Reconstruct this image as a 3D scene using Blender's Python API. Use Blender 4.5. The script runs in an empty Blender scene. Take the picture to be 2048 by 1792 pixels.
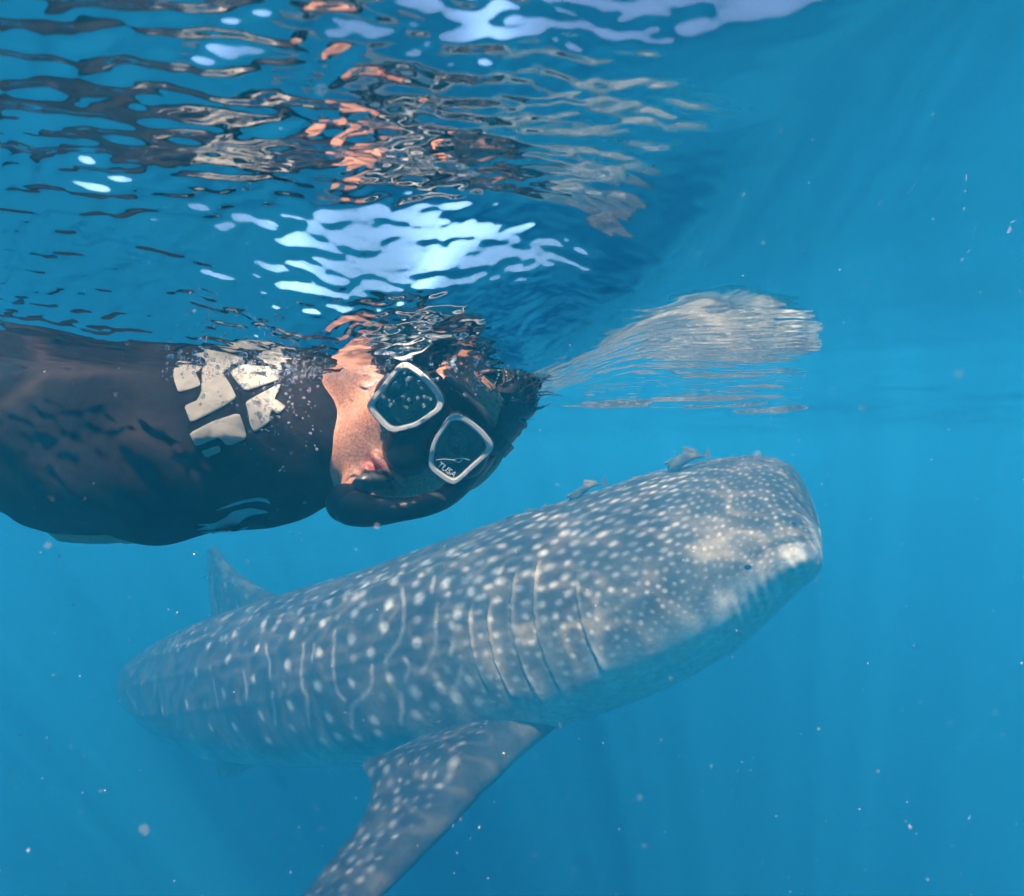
import bpy, bmesh, math, random
import numpy as np
from mathutils import Vector, Matrix
from mathutils.bvhtree import BVHTree

random.seed(7)
rng = np.random.default_rng(11)
scene = bpy.context.scene
C = scene.collection
R = math.radians

# ------------------------------------------------------------------ camera
FPX = 1334.0                       # focal length in pixels of a 2048 wide frame
cam_d = bpy.data.cameras.new('camera')
cam_d.sensor_width = 36.0
cam_d.lens = 36.0 * FPX / 2048.0
cam_d.clip_start = 0.01
cam_d.clip_end = 600.0
cam_d.dof.use_dof = True
cam_d.dof.focus_distance = 0.95
cam_d.dof.aperture_fstop = 11.0
cam = bpy.data.objects.new('camera', cam_d)
cam.location = (0, 0, 0)
cam.rotation_euler = (R(90), 0, 0)
C.objects.link(cam)
scene.camera = cam

# ------------------------------------------------------------------ sky, sun, exposure
SUN_EL, SUN_AZ = 59.0, 203.0       # azimuth the light comes from, clockwise from +Y
world = bpy.data.worlds.new('World')
scene.world = world
world.use_nodes = True
wn = world.node_tree.nodes
sky_t = wn.new('ShaderNodeTexSky')
sky_t.sky_type = 'NISHITA'
sky_t.sun_disc = False
sky_t.sun_elevation = R(SUN_EL)
sky_t.sun_rotation = R(SUN_AZ)
wn['Background'].inputs['Strength'].default_value = 0.15
world.node_tree.links.new(sky_t.outputs[0], wn['Background'].inputs['Color'])

sun_d = bpy.data.lights.new('sun', 'SUN')
sun_d.energy = 5.0
sun_d.angle = R(0.53)
sun_d.color = (1.0, 0.83, 0.64)
sun = bpy.data.objects.new('sun', sun_d)
az, el = R(SUN_AZ), R(SUN_EL)
to_sun = Vector((math.sin(az) * math.cos(el), math.cos(az) * math.cos(el), math.sin(el)))
sun.rotation_euler = to_sun.to_track_quat('Z', 'Y').to_euler()
sun.location = (0, -2, 6)
C.objects.link(sun)

vs = scene.view_settings
vs.view_transform = 'Standard'
vs.look = 'None'
vs.exposure = 1.85
vs.gamma = 1.0
vs.use_curve_mapping = False
scene.render.engine = 'CYCLES'
cy = scene.cycles
cy.use_denoising = True
cy.use_adaptive_sampling = True
cy.adaptive_threshold = 0.05
cy.adaptive_min_samples = 12
cy.max_bounces = 7
cy.diffuse_bounces = 3
cy.glossy_bounces = 4
cy.transmission_bounces = 6
cy.volume_bounces = 2
cy.transparent_max_bounces = 16
cy.sample_clamp_indirect = 6.0
cy.caustics_reflective = False
cy.caustics_refractive = False


# ------------------------------------------------------------------ helpers
def P(px, py, Y):
    """Point that lies Y metres ahead, px/py counted on a 2048 x 1792 frame."""
    return np.array([(px - 1024.0) / FPX * Y, Y, (896.0 - py) / FPX * Y])


def nodes_of(m):
    return m.node_tree.nodes, m.node_tree.links


def mat(name):
    m = bpy.data.materials.new(name)
    m.use_nodes = True
    return m


def bsdf(m):
    return m.node_tree.nodes['Principled BSDF']


def noise(m, scale, detail=3.0, coord='Object', rough=0.5):
    n, l = nodes_of(m)
    tc = n.new('ShaderNodeTexCoord')
    t = n.new('ShaderNodeTexNoise')
    t.inputs['Scale'].default_value = scale
    t.inputs['Detail'].default_value = detail
    t.inputs['Roughness'].default_value = rough
    l.new(tc.outputs[coord], t.inputs['Vector'])
    return t


def ramp(m, src, stops):
    n, l = nodes_of(m)
    r = n.new('ShaderNodeValToRGB')
    e = r.color_ramp.elements
    while len(e) < len(stops):
        e.new(0.5)
    for k, (p, c) in enumerate(stops):
        e[k].position = p
        e[k].color = (*c, 1)
    l.new(src, r.inputs[0])
    return r


def bump(m, src, strength, dist):
    n, l = nodes_of(m)
    b = n.new('ShaderNodeBump')
    b.inputs['Strength'].default_value = strength
    b.inputs['Distance'].default_value = dist
    l.new(src, b.inputs['Height'])
    return b


def simple(name, c0, c1, scale, rough, bump_s=0.0, bump_d=0.002, spec=0.3, metal=0.0):
    m = mat(name)
    n, l = nodes_of(m)
    t = noise(m, scale, 4)
    r = ramp(m, t.outputs['Fac'], [(0.3, c0), (0.7, c1)])
    b = bsdf(m)
    l.new(r.outputs[0], b.inputs['Base Color'])
    b.inputs['Roughness'].default_value = rough
    b.inputs['Specular IOR Level'].default_value = spec
    b.inputs['Metallic'].default_value = metal
    if bump_s:
        l.new(bump(m, t.outputs['Fac'], bump_s, bump_d).outputs[0], b.inputs['Normal'])
    return m


def link_mesh(name, verts, faces, material, parent=None, smooth=True):
    me = bpy.data.meshes.new(name)
    if isinstance(verts, np.ndarray) and isinstance(faces, np.ndarray):
        nv, nf, k = len(verts), len(faces), faces.shape[1]
        me.vertices.add(nv)
        me.vertices.foreach_set('co', np.ascontiguousarray(verts, dtype=np.float32).ravel())
        me.loops.add(nf * k)
        me.loops.foreach_set('vertex_index', np.ascontiguousarray(faces, dtype=np.int32).ravel())
        me.polygons.add(nf)
        me.polygons.foreach_set('loop_start', np.arange(0, nf * k, k, dtype=np.int32))
        me.polygons.foreach_set('loop_total', np.full(nf, k, dtype=np.int32))
        me.update(calc_edges=True)
        me.validate()
    else:
        me.from_pydata([tuple(v) for v in verts], [], [tuple(f) for f in faces])
        me.update()
    if smooth and len(me.polygons):
        me.polygons.foreach_set('use_smooth', np.ones(len(me.polygons), dtype=bool))
    if material:
        me.materials.append(material)
    o = bpy.data.objects.new(name, me)
    C.objects.link(o)
    if parent:
        o.parent = parent
    return o


def tag(o, label=None, cat=None, group=None, kind=None):
    if label: o['label'] = label
    if cat: o['category'] = cat
    if group: o['group'] = group
    if kind: o['kind'] = kind
    return o


def attr(o, name, vals):
    a = o.data.attributes.new(name, 'FLOAT', 'POINT')
    a.data.foreach_set('value', np.ascontiguousarray(vals, dtype=np.float32))


def ss(e0, e1, x):
    t = np.clip((x - e0) / (e1 - e0), 0, 1)
    return t * t * (3 - 2 * t)


def grid_faces(nu, nv, wrap_v=False):
    i = np.arange(nu - 1)[:, None]
    jn = nv if wrap_v else nv - 1
    j = np.arange(jn)[None, :]
    j2 = (j + 1) % nv
    a = i * nv + j; b = i * nv + j2; c = (i + 1) * nv + j2; d = (i + 1) * nv + j
    return np.stack([a, b, c, d], -1).reshape(-1, 4)


# --- implicit shapes: capsules and ellipsoids blended, meshed with surface nets
class Field:
    def __init__(self, xs, ys, zs):
        self.xs, self.ys, self.zs = (np.asarray(v, dtype=np.float64) for v in (xs, ys, zs))
        self.g = np.meshgrid(self.xs, self.ys, self.zs, indexing='ij')
        self.v = np.full(self.g[0].shape, 10.0)

    def _box(self, lo, hi):
        sl = []
        for ax, (a, b_) in zip((self.xs, self.ys, self.zs), zip(lo, hi)):
            i0, i1 = np.searchsorted(ax, (a, b_))
            sl.append(slice(max(i0 - 2, 0), min(i1 + 2, len(ax))))
        return tuple(sl)

    def _blend(self, d, k, sub, sl):
        v = self.v[sl]
        if sub:
            d = -d
            h = np.clip(0.5 - 0.5 * (v - d) / k, 0, 1)
            self.v[sl] = v * (1 - h) + d * h + k * h * (1 - h)
        else:
            h = np.clip(0.5 + 0.5 * (v - d) / k, 0, 1)
            self.v[sl] = v * (1 - h) + d * h - k * h * (1 - h)

    def cap(self, a, b, ra, rb, k=0.02, sub=False):
        a = np.asarray(a, float); b = np.asarray(b, float)
        m = max(ra, rb) + 2.5 * k + 0.012
        sl = self._box(np.minimum(a, b) - m, np.maximum(a, b) + m)
        ab = b - a
        X, Y, Z = (q[sl] for q in self.g)
        t = ((X - a[0]) * ab[0] + (Y - a[1]) * ab[1] + (Z - a[2]) * ab[2]) / max(ab @ ab, 1e-9)
        t = np.clip(t, 0, 1)
        d = np.sqrt((X - a[0] - t * ab[0]) ** 2 + (Y - a[1] - t * ab[1]) ** 2 + (Z - a[2] - t * ab[2]) ** 2)
        self._blend(d - (ra + (rb - ra) * t), k, sub, sl)

    def chain(self, pts, rs, k=0.03):
        for q in range(len(pts) - 1):
            self.cap(pts[q], pts[q + 1], rs[q], rs[q + 1], k)

    def ell(self, c, r, M=None, k=0.02, sub=False):
        c = np.asarray(c, float)
        r = np.asarray(r, float)
        m = r.max() + 2.5 * k + 0.012
        sl = self._box(c - m, c + m)
        X, Y, Z = (q[sl] for q in self.g)
        d = np.stack([X - c[0], Y - c[1], Z - c[2]], -1)
        if M is not None:
            d = d @ np.asarray(M).T       # rows of M are the local axes
        k0 = np.sqrt(((d / r) ** 2).sum(-1))
        k1 = np.sqrt(((d / (r * r)) ** 2).sum(-1)) + 1e-9
        self._blend(k0 * (k0 - 1) / k1, k, sub, sl)

    def mesh(self):
        V = self.v
        ins = V < 0
        nx, ny, nz = V.shape
        offs = [(i, j, k) for i in (0, 1) for j in (0, 1) for k in (0, 1)]
        sl = lambda o: tuple(slice(o[d], V.shape[d] - 1 + o[d]) for d in range(3))
        cnt = sum(ins[sl(o)].astype(np.int8) for o in offs)
        act = (cnt > 0) & (cnt < 8)
        idx = np.full(act.shape, -1, dtype=np.int64)
        ci = np.argwhere(act)
        idx[act] = np.arange(len(ci))
        pos = np.zeros((len(ci), 3)); num = np.zeros(len(ci))
        corner = {o: V[ci[:, 0] + o[0], ci[:, 1] + o[1], ci[:, 2] + o[2]] for o in offs}
        for o in offs:
            for ax in range(3):
                if o[ax]:
                    continue
                o2 = list(o); o2[ax] = 1; o2 = tuple(o2)
                va, vb = corner[o], corner[o2]
                hit = (va < 0) != (vb < 0)
                t = np.where(hit, va / np.where(hit, va - vb, 1), 0)
                p = np.tile(np.array(o, float), (len(ci), 1)); p[:, ax] += t
                pos += np.where(hit[:, None], p, 0); num += hit
        pos = pos / num[:, None] + ci
        out = np.stack([np.interp(pos[:, d], np.arange(len(s)), s) for d, s in enumerate((self.xs, self.ys, self.zs))], -1)
        faces = []
        for ax in range(3):
            s1 = [slice(1, n - 1) for n in V.shape]; s2 = list(s1)
            s1[ax] = slice(0, V.shape[ax] - 1); s2[ax] = slice(1, V.shape[ax])
            a, b = ins[tuple(s1)], ins[tuple(s2)]
            e = np.argwhere(a != b)
            fl = a[a != b]
            base = e.copy()
            for d in range(3):
                if d != ax:
                    base[:, d] += 1
            u, w = [(1, 2), (2, 0), (0, 1)][ax]
            q = []
            for du, dw in ((0, 0), (-1, 0), (-1, -1), (0, -1)):
                cc = base.copy(); cc[:, u] += du; cc[:, w] += dw
                q.append(idx[cc[:, 0], cc[:, 1], cc[:, 2]])
            q = np.stack(q, -1)
            q = np.where(fl[:, None], q, q[:, ::-1])
            faces.append(q)
        f = np.concatenate(faces)
        return out, f[(f >= 0).all(1)]


def tube(pts, rads, n=16, caps=True):
    """Round tube through points; returns verts, faces."""
    pts = [Vector(p) for p in pts]
    V, Fc = [], []
    ref = Vector((0.13, 0.2, 1)).normalized()
    for i, p in enumerate(pts):
        t = (pts[min(i + 1, len(pts) - 1)] - pts[max(i - 1, 0)]).normalized()
        s = t.cross(ref).normalized(); ref = s.cross(t).normalized()
        for k in range(n):
            a = 2 * math.pi * k / n
            V.append(p + (s * math.cos(a) + ref * math.sin(a)) * rads[i])
    for i in range(len(pts) - 1):
        for k in range(n):
            Fc.append((i * n + k, i * n + (k + 1) % n, (i + 1) * n + (k + 1) % n, (i + 1) * n + k))
    if caps:
        Fc.append(tuple(range(n - 1, -1, -1)))
        Fc.append(tuple(range((len(pts) - 1) * n, len(pts) * n)))
    return V, Fc


def spline(pts, m=8):
    """Catmull-Rom through rows of numbers."""
    p = np.asarray(pts, float)
    p = np.vstack([2 * p[0] - p[1], p, 2 * p[-1] - p[-2]])
    out = []
    for i in range(1, len(p) - 2):
        for t in np.linspace(0, 1, m, endpoint=False):
            a, b, c, d = p[i - 1], p[i], p[i + 1], p[i + 2]
            out.append(0.5 * (2 * b + (c - a) * t + (2 * a - 5 * b + 4 * c - d) * t * t + (3 * b - a - 3 * c + d) * t ** 3))
    out.append(p[-2])
    return np.array(out)


# ------------------------------------------------------------------ water surface (underside seen)
def make_waves(n, lmin, lmax, slope, spread=math.pi, main=0.0, seed=0):
    g = np.random.default_rng(seed)
    lam = np.exp(g.uniform(math.log(lmin), math.log(lmax), n))
    th = main + g.uniform(-spread, spread, n)
    k = 2 * math.pi / lam
    amp = slope / k * math.sqrt(2.0 / n)
    return k * np.cos(th), k * np.sin(th), amp, g.uniform(0, 2 * math.pi, n)


W_SWELL = make_waves(10, 0.9, 3.5, 0.055, main=1.2, spread=1.0, seed=3)
W_CHOP = make_waves(26, 0.16, 0.7, 0.075, main=1.3, spread=0.9, seed=5)
W_STEEP = make_waves(8, 0.12, 0.26, 0.17, main=1.5, spread=0.40, seed=17)
W_CAP = make_waves(60, 0.007, 0.02, 0.16, main=1.3, spread=1.0, seed=31)
W_PATCH = make_waves(14, 0.12, 0.5, 1.0, seed=33)
W_RIP = make_waves(70, 0.011, 0.060, 0.20, main=1.35, spread=0.75, seed=8)
W_FINE = make_waves(40, 0.03, 0.12, 0.055, main=2.2, spread=0.9, seed=9)

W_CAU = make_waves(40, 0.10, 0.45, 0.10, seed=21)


def wsum(W, x, y):
    h = np.zeros_like(x)
    for kx, ky, a, p in zip(*W):
        h += a * np.sin(kx * x + ky * y + p)
    return h


PAT_STD = float(np.sqrt((W_PATCH[2] ** 2).sum() / 2))


def water_height(x, y):
    r = np.hypot(x, y)
    left = 1 - ss(-0.04, 0.16, x - 0.04 * y)
    # near the lens the sea stands higher, then falls as a short steep face towards the swimmer
    rt = ss(0.02, 0.17, x)
    ym = 0.555 - 0.11 * rt + 0.022 * (1 - rt) * np.sin(7.0 * x + 0.6) + 0.012 * np.sin(19.0 * x + 1.0)
    wd = 0.155 - 0.030 * np.exp(-((x + 0.19) / 0.055) ** 2) - 0.028 * np.exp(-((x - 0.01) / 0.055) ** 2) + 0.02 * rt + 0.05 * ss(0.27, 0.5, -x)
    face = ss(ym - wd, ym + wd, y)
    high = 0.166 - 0.022 * ss(0.0, 0.24, x)
    low = 0.128 - 0.050 * left * (1 - ss(0.95, 1.6, y)) * (1 - 0.45 * ss(0.30, 0.75, -x))
    low = low - 0.003 * np.exp(-((x + 0.09) / 0.11) ** 2) * ss(0.5, 0.62, y) * (1 - ss(0.75, 1.0, y))
    base = high * (1 - face) + low * face
    for bx, by, am, sg in ((0.075, 0.195, 0.014, 0.042), (-0.015, 0.205, 0.013, 0.045)):
        base = base + am * np.exp(-((x - bx) ** 2 + (y - by) ** 2) / (2 * sg * sg))
    fade = 1 - ss(6, 40, r)
    h = base + wsum(W_SWELL, x, y) * (0.35 + 0.65 * ss(0.8, 3, r)) * fade
    h += wsum(W_CHOP, x, y) * (0.15 + 0.85 * ss(0.8, 2.2, r)) * fade * (1 - 0.35 * ss(3, 10, r))
    h += wsum(W_STEEP, x, y) * 0.40 * left * ss(0.20, 0.33, y) * (1 - ss(0.60, 0.80, y))
    pat = wsum(W_PATCH, x, y); pat = ss(-0.3, 1.5, pat / PAT_STD)
    calm = 0.75 * np.exp(-((x + 0.055) / 0.07) ** 2 - ((y - 0.40) / 0.07) ** 2)        # smooth spot over the head
    calm = np.maximum(calm, 0.65 * np.exp(-((y - 0.650 - 0.05 * x) / 0.020) ** 2))     # smooth trough before the swimmer
    zone = left * (1 - calm) * (1 - ss(0.85, 1.5, r))
    upper = (1 - ss(0.36, 0.52, y)) * (1 - ss(-0.10, 0.03, x))
    h += wsum(W_RIP, x, y) * zone * (0.34 + 0.35 * pat + 0.35 * upper)
    h += wsum(W_CAP, x, y) * zone * ss(0.12, 0.2, r) * (0.25 + 0.6 * pat)
    h += wsum(W_RIP, x, y) * 0.10 * (1 - left) * ss(0.5, 0.9, r) * (1 - ss(1.6, 3, r))
    h += wsum(W_FINE, x, y) * (1 - ss(3, 9, r)) * (0.25 + 0.35 * ss(0.6, 1.4, r))
    return h


ang = np.concatenate([np.linspace(-56, 56, 600, endpoint=False), np.linspace(56, 304, 110, endpoint=False)])
ang = np.radians(90 - ang)
rad = np.concatenate([np.geomspace(a_, b_, n_, endpoint=False) for a_, b_, n_ in ((0.02, 0.13, 50), (0.13, 1.1, 640), (1.1, 6.0, 300), (6.0, 95.0, 90))])
RR, AA = np.meshgrid(rad, ang, indexing='ij')
WX, WY = RR * np.cos(AA), RR * np.sin(AA)
WZ = water_height(WX, WY)
wv = np.stack([WX, WY, WZ], -1).reshape(-1, 3)
wf = grid_faces(len(rad), len(ang), wrap_v=True)
centre = len(wv)
wv = np.vstack([wv, [[0, 0, float(WZ[0].mean())]]])

m_water = mat('water_surface')
n, l = nodes_of(m_water)
n.remove(n['Principled BSDF'])
fr = n.new('ShaderNodeFresnel'); fr.inputs['IOR'].default_value = 1.333
tr = n.new('ShaderNodeBsdfTransparent')
gl = n.new('ShaderNodeBsdfGlossy'); gl.inputs['Roughness'].default_value = 0.0
gl.inputs['Color'].default_value = (1, 1, 1, 1)
mx = n.new('ShaderNodeMixShader')
l.new(fr.outputs[0], mx.inputs[0]); l.new(tr.outputs[0], mx.inputs[1]); l.new(gl.outputs[0], mx.inputs[2])
l.new(mx.outputs[0], n['Material Output'].inputs['Surface'])
# caustic light painted into the transparency colour, from chop plus extra waves
ga = n.new('ShaderNodeAttribute'); ga.attribute_name = 'caustic_tint'
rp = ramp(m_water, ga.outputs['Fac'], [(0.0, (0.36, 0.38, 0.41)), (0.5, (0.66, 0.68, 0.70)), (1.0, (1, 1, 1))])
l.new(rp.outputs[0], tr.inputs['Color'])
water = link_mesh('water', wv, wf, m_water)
bm = bmesh.new(); bm.from_mesh(water.data); bm.verts.ensure_lookup_table()
na = len(ang)
for j in range(na):
    f = bm.faces.new((bm.verts[centre], bm.verts[(j + 1) % na], bm.verts[j])); f.smooth = True
bmesh.ops.recalc_face_normals(bm, faces=bm.faces)
if sum(f.normal.z for f in list(bm.faces)[:2000]) < 0:
    bmesh.ops.reverse_faces(bm, faces=bm.faces)
bm.to_mesh(water.data); bm.free()
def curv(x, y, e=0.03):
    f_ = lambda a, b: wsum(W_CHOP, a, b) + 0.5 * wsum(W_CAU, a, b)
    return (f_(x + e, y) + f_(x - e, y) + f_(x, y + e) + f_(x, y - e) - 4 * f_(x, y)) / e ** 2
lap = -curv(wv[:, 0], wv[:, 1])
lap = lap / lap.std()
attr(water, 'caustic_tint', np.exp(-((lap - 0.4) / 0.6) ** 2))
tag(water, 'rippled sea surface seen from below with reflections of swimmer and shark', kind='structure')

# ------------------------------------------------------------------ blue water body
m_haze = mat('sea_water_body')
n, l = nodes_of(m_haze)
n.remove(n['Principled BSDF'])
pv = n.new('ShaderNodeVolumePrincipled')
pv.inputs['Color'].default_value = (0.022, 0.365, 0.62, 1)
pv.inputs['Density'].default_value = 0.255
pv.inputs['Anisotropy'].default_value = 0.0
pv.inputs['Absorption Color'].default_value = (0, 0, 0, 1)
l.new(pv.outputs[0], n['Material Output'].inputs['Volume'])
X0, Y0, Z0, Z1 = 110.0, 110.0, -60.0, 0.42
hv = [(sx * X0, sy * Y0, z) for z in (Z0, Z1) for sx, sy in ((-1, -1), (1, -1), (1, 1), (-1, 1))]
hf = [(3, 2, 1, 0), (4, 5, 6, 7), (0, 1, 5, 4), (1, 2, 6, 5), (2, 3, 7, 6), (3, 0, 4, 7)]
haze = link_mesh('haze', hv, hf, m_haze, smooth=False)
tag(haze, 'blue sea water fading everything far away', kind='stuff')

# ------------------------------------------------------------------ whale shark
RINGS = np.array([  # px, py, Y, half height px, half width m
    (1640, 1056, 2.44, 34, 0.22),
    (1627, 1043, 2.45, 70, 0.31),
    (1602, 1034, 2.47, 100, 0.37),
    (1555, 1043, 2.51, 128, 0.42),
    (1505, 1065, 2.55, 150, 0.46),
    (1440, 1094, 2.60, 171, 0.49),
    (1345, 1131, 2.68, 187, 0.51),
    (1225, 1180, 2.79, 197, 0.52),
    (1080, 1230, 2.93, 200, 0.51),
    (915, 1281, 3.12, 195, 0.49),
    (760, 1322, 3.38, 182, 0.47),
    (610, 1348, 3.75, 165, 0.45),
    (485, 1364, 4.25, 142, 0.42),
    (390, 1370, 4.95, 112, 0.37),
    (325, 1372, 5.85, 78, 0.30),
    (285, 1370, 6.9, 50, 0.22),
    (310, 1366, 7.9, 32, 0.15),
    (380, 1360, 8.9, 18, 0.09),
])
ctr = np.array([P(a, b, c) for a, b, c, _, _ in RINGS])
spn = spline(np.column_stack([ctr, RINGS[:, 3] * RINGS[:, 2] / FPX, RINGS[:, 4]]), 40)
arc = np.concatenate([[0], np.cumsum(np.linalg.norm(np.diff(spn[:, :3], axis=0), axis=1))])
LEN = arc[-1]
NS, NT = 900, 380
su = np.linspace(0, 1, NS)
su = LEN * (0.50 * su + 0.50 * su ** 2.2)
S5 = np.stack([np.interp(su, arc, spn[:, k]) for k in range(5)], -1)
cen, hh, hw = S5[:, :3], S5[:, 3], S5[:, 4]
tan = np.gradient(cen, su, axis=0)
for _ in range(12):
    tan = np.vstack([tan[:1], (tan[:-2] + tan[1:-1] * 2 + tan[2:]) / 4, tan[-1:]])
tan /= np.linalg.norm(tan, axis=1)[:, None]
k_f = int(np.searchsorted(su, 0.45))
frt = tan[k_f] * np.array([1, 1, 0.55])
frt /= np.linalg.norm(frt)
wt_ = ss(0.25, 0.7, su)[:, None]
tan = frt * (1 - wt_) + tan * wt_
tan /= np.linalg.norm(tan, axis=1)[:, None]
ROLL = R(14)
upv = np.array([0, 0, 1.0]) - tan * tan[:, 2:3]
upv /= np.linalg.norm(upv, axis=1)[:, None]
sid = np.cross(tan, upv)                      # points to the camera side
if sid[NS // 3, 1] > 0:
    sid = -sid
u2 = upv * math.cos(ROLL) + sid * math.sin(ROLL)
s2 = sid * math.cos(ROLL) - upv * math.sin(ROLL)
upv, sid = u2, s2
th = np.linspace(-math.pi, math.pi, NT, endpoint=False)   # 0 faces the camera, +90 is the back


def body_point(si, t, extra=0.0):
    """Position for arc length si and angle t (arrays of the same shape)."""
    cc = np.stack([np.interp(si, su, cen[:, k]) for k in range(3)], -1)
    uu = np.stack([np.interp(si, su, upv[:, k]) for k in range(3)], -1)
    sd = np.stack([np.interp(si, su, sid[:, k]) for k in range(3)], -1)
    h_ = np.interp(si, su, hh); w_ = np.interp(si, su, hw)
    ct, st = np.cos(t), np.sin(t)
    ex = 1.0 - 0.10 * ss(0.9, 1.6, si)
    cx = np.sign(ct) * np.abs(ct) ** ex
    sx = np.sign(st) * np.abs(st) ** ex
    k = 1.0 + extra
    # blunt rounded front
    fl = np.clip(si / 0.08, 0, 1)
    kk = k * np.sqrt(np.clip(1 - (1 - fl) ** 2.6, 0.0, 1)) ** 0.9
    back = np.where(sx < 0, 1.0, 1.0)
    return cc + sd * (w_ * cx * kk)[..., None] + uu * (h_ * sx * kk * back)[..., None]


SI, TH = np.meshgrid(su, th, indexing='ij')
ath = np.abs(np.where(np.abs(TH) > math.pi / 2, np.sign(TH) * math.pi - TH, TH)) * np.sign(TH)  # mirrored flank angle -90..90
deg = np.degrees(ath)
ex = np.zeros_like(SI)
# long low ridges of the back and flank
for a0, s0, s1, amp in ((62, 0.9, 5.5, 0.022), (38, 1.3, 6.5, 0.020), (12, 1.8, 7.0, 0.016)):
    ex += amp * np.exp(-((deg - a0 + 6 * (SI - 2)) / 3.2) ** 2) * ss(s0, s0 + 0.6, SI) * (1 - ss(s1 - 1, s1, SI))
# gill flaps: each lifts toward its rear edge, then drops
GILL = [(0.835, -15, 34), (1.02, -28, 47), (1.115, -22, 47), (1.21, -12, 34), (1.295, -2, 34)]
for g0, a0, a1 in GILL:
    gs = g0 - 0.0013 * (deg - 10) + 0.012 * np.sin(deg * 0.07)
    msk = ss(a0 - 6, a0 + 5, deg) * (1 - ss(a1 - 5, a1 + 6, deg))
    u = SI - gs
    ex += msk * (0.034 * np.where(u < 0, np.exp(u / 0.030), 0) - 0.016 * np.exp(-(u / 0.007) ** 2))
# mouth groove around the blunt front
mth = np.exp(-((deg - 12) / 5.0) ** 2) * (1 - ss(0.14, 0.24, SI)) * ss(0.008, 0.03, SI)
ex -= 0.035 * mth
ex += 0.03 * np.exp(-((deg + 4) / 9.0) ** 2) * (1 - ss(0.16, 0.30, SI))
# brow over the eye
ex += 0.012 * np.exp(-((SI - 0.27) / 0.12) ** 2 - ((deg - 18) / 9) ** 2)
# folds of skin behind the head
ex += 0.006 * np.sin(SI * 2 * math.pi / 0.11 + deg * 0.05) * ss(1.7, 2.0, SI) * (1 - ss(2.9, 3.3, SI)) * ss(-60, -20, deg) * (1 - ss(20, 50, deg))
ex += 0.010 * np.sin(SI * 2 * math.pi / 0.035 + 0.05 * deg) * ss(0.03, 0.08, SI) * (1 - ss(0.22, 0.40, SI)) * (1 - ss(-5, 8, deg)) * ss(-50, -25, deg)
ex += 0.0035 * np.sin(deg * 0.9 + 4 * SI) * ss(0.3, 0.7, SI) * (1 - ss(2.0, 2.8, SI)) * ss(0, 20, deg)
bv = body_point(SI.ravel(), TH.ravel(), ex.ravel())
bf = grid_faces(NS, NT, wrap_v=True)
nose, tail_i = len(bv), len(bv) + 1
bv = np.vstack([bv, [cen[0]], [cen[-1]]])

m_shark = mat('spotted_skin')
shark = bpy.data.objects.new('whale_shark', None)
shark.location = tuple(ctr[8]); C.objects.link(shark)
SH_LOC = np.array(ctr[8])
tag(shark, 'large spotted grey whale shark swimming below the surface', 'shark')


def shark_part(name, v, f, m, parent=None, smooth=True):
    o = link_mesh(name, np.asarray(v, float) - SH_LOC, f, m, parent or shark, smooth)
    return o


body = shark_part('body', bv, bf, m_shark)
bm = bmesh.new(); bm.from_mesh(body.data); bm.verts.ensure_lookup_table()
for j in range(NT):
    bm.faces.new((bm.verts[nose], bm.verts[j], bm.verts[(j + 1) % NT])).smooth = True
    b0 = (NS - 1) * NT
    bm.faces.new((bm.verts[tail_i], bm.verts[b0 + (j + 1) % NT], bm.verts[b0 + j])).smooth = True
bmesh.ops.recalc_face_normals(bm, faces=bm.faces)
bm.to_mesh(body.data); bm.free()

# skin pattern: spots and bars placed in body coordinates, both flanks alike
girth = np.interp(su, su, (hh + hw) / 2)
gm = np.interp(SI, su, girth)
xs_ = SI                                   # metres along the body
ys_ = ath * gm                             # metres around it
spot = np.zeros_like(SI)


def add_spot(s, y, r, amp=1.0, rs=1.0):
    i0, i1 = np.searchsorted(su, (s - 3 * r * rs, s + 3 * r * rs))
    if i1 <= i0:
        return
    d = ((xs_[i0:i1] - s) / (r * rs)) ** 2 + ((ys_[i0:i1] - y) / r) ** 2
    spot[i0:i1] = np.maximum(spot[i0:i1], amp * np.exp(-d ** 1.6))


def add_line(pts, r, amp):
    p = spline(pts, 14)
    for a, b in p:
        add_spot(a, b, r, amp)


NEAR = (np.cos(TH) > 0.05) & (np.degrees(TH) > -40)
bpx = 1024 + bv[:NS * NT, 0] / bv[:NS * NT, 1] * FPX
bpy_ = 896 - bv[:NS * NT, 2] / bv[:NS * NT, 1] * FPX
near_i = np.where(NEAR.ravel())[0]
npx, npy_ = bpx[near_i], bpy_[near_i]


def flank(zx, zy):
    """Body coordinates (metres along, metres around) of a mark seen on the near flank."""
    px, py = 170.7 + zx * 0.4583, 1066.7 + zy * 0.4583
    k = near_i[np.argmin((npx - px) ** 2 + (npy_ - py) ** 2)]
    return xs_.ravel()[k], ys_.ravel()[k]


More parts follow.
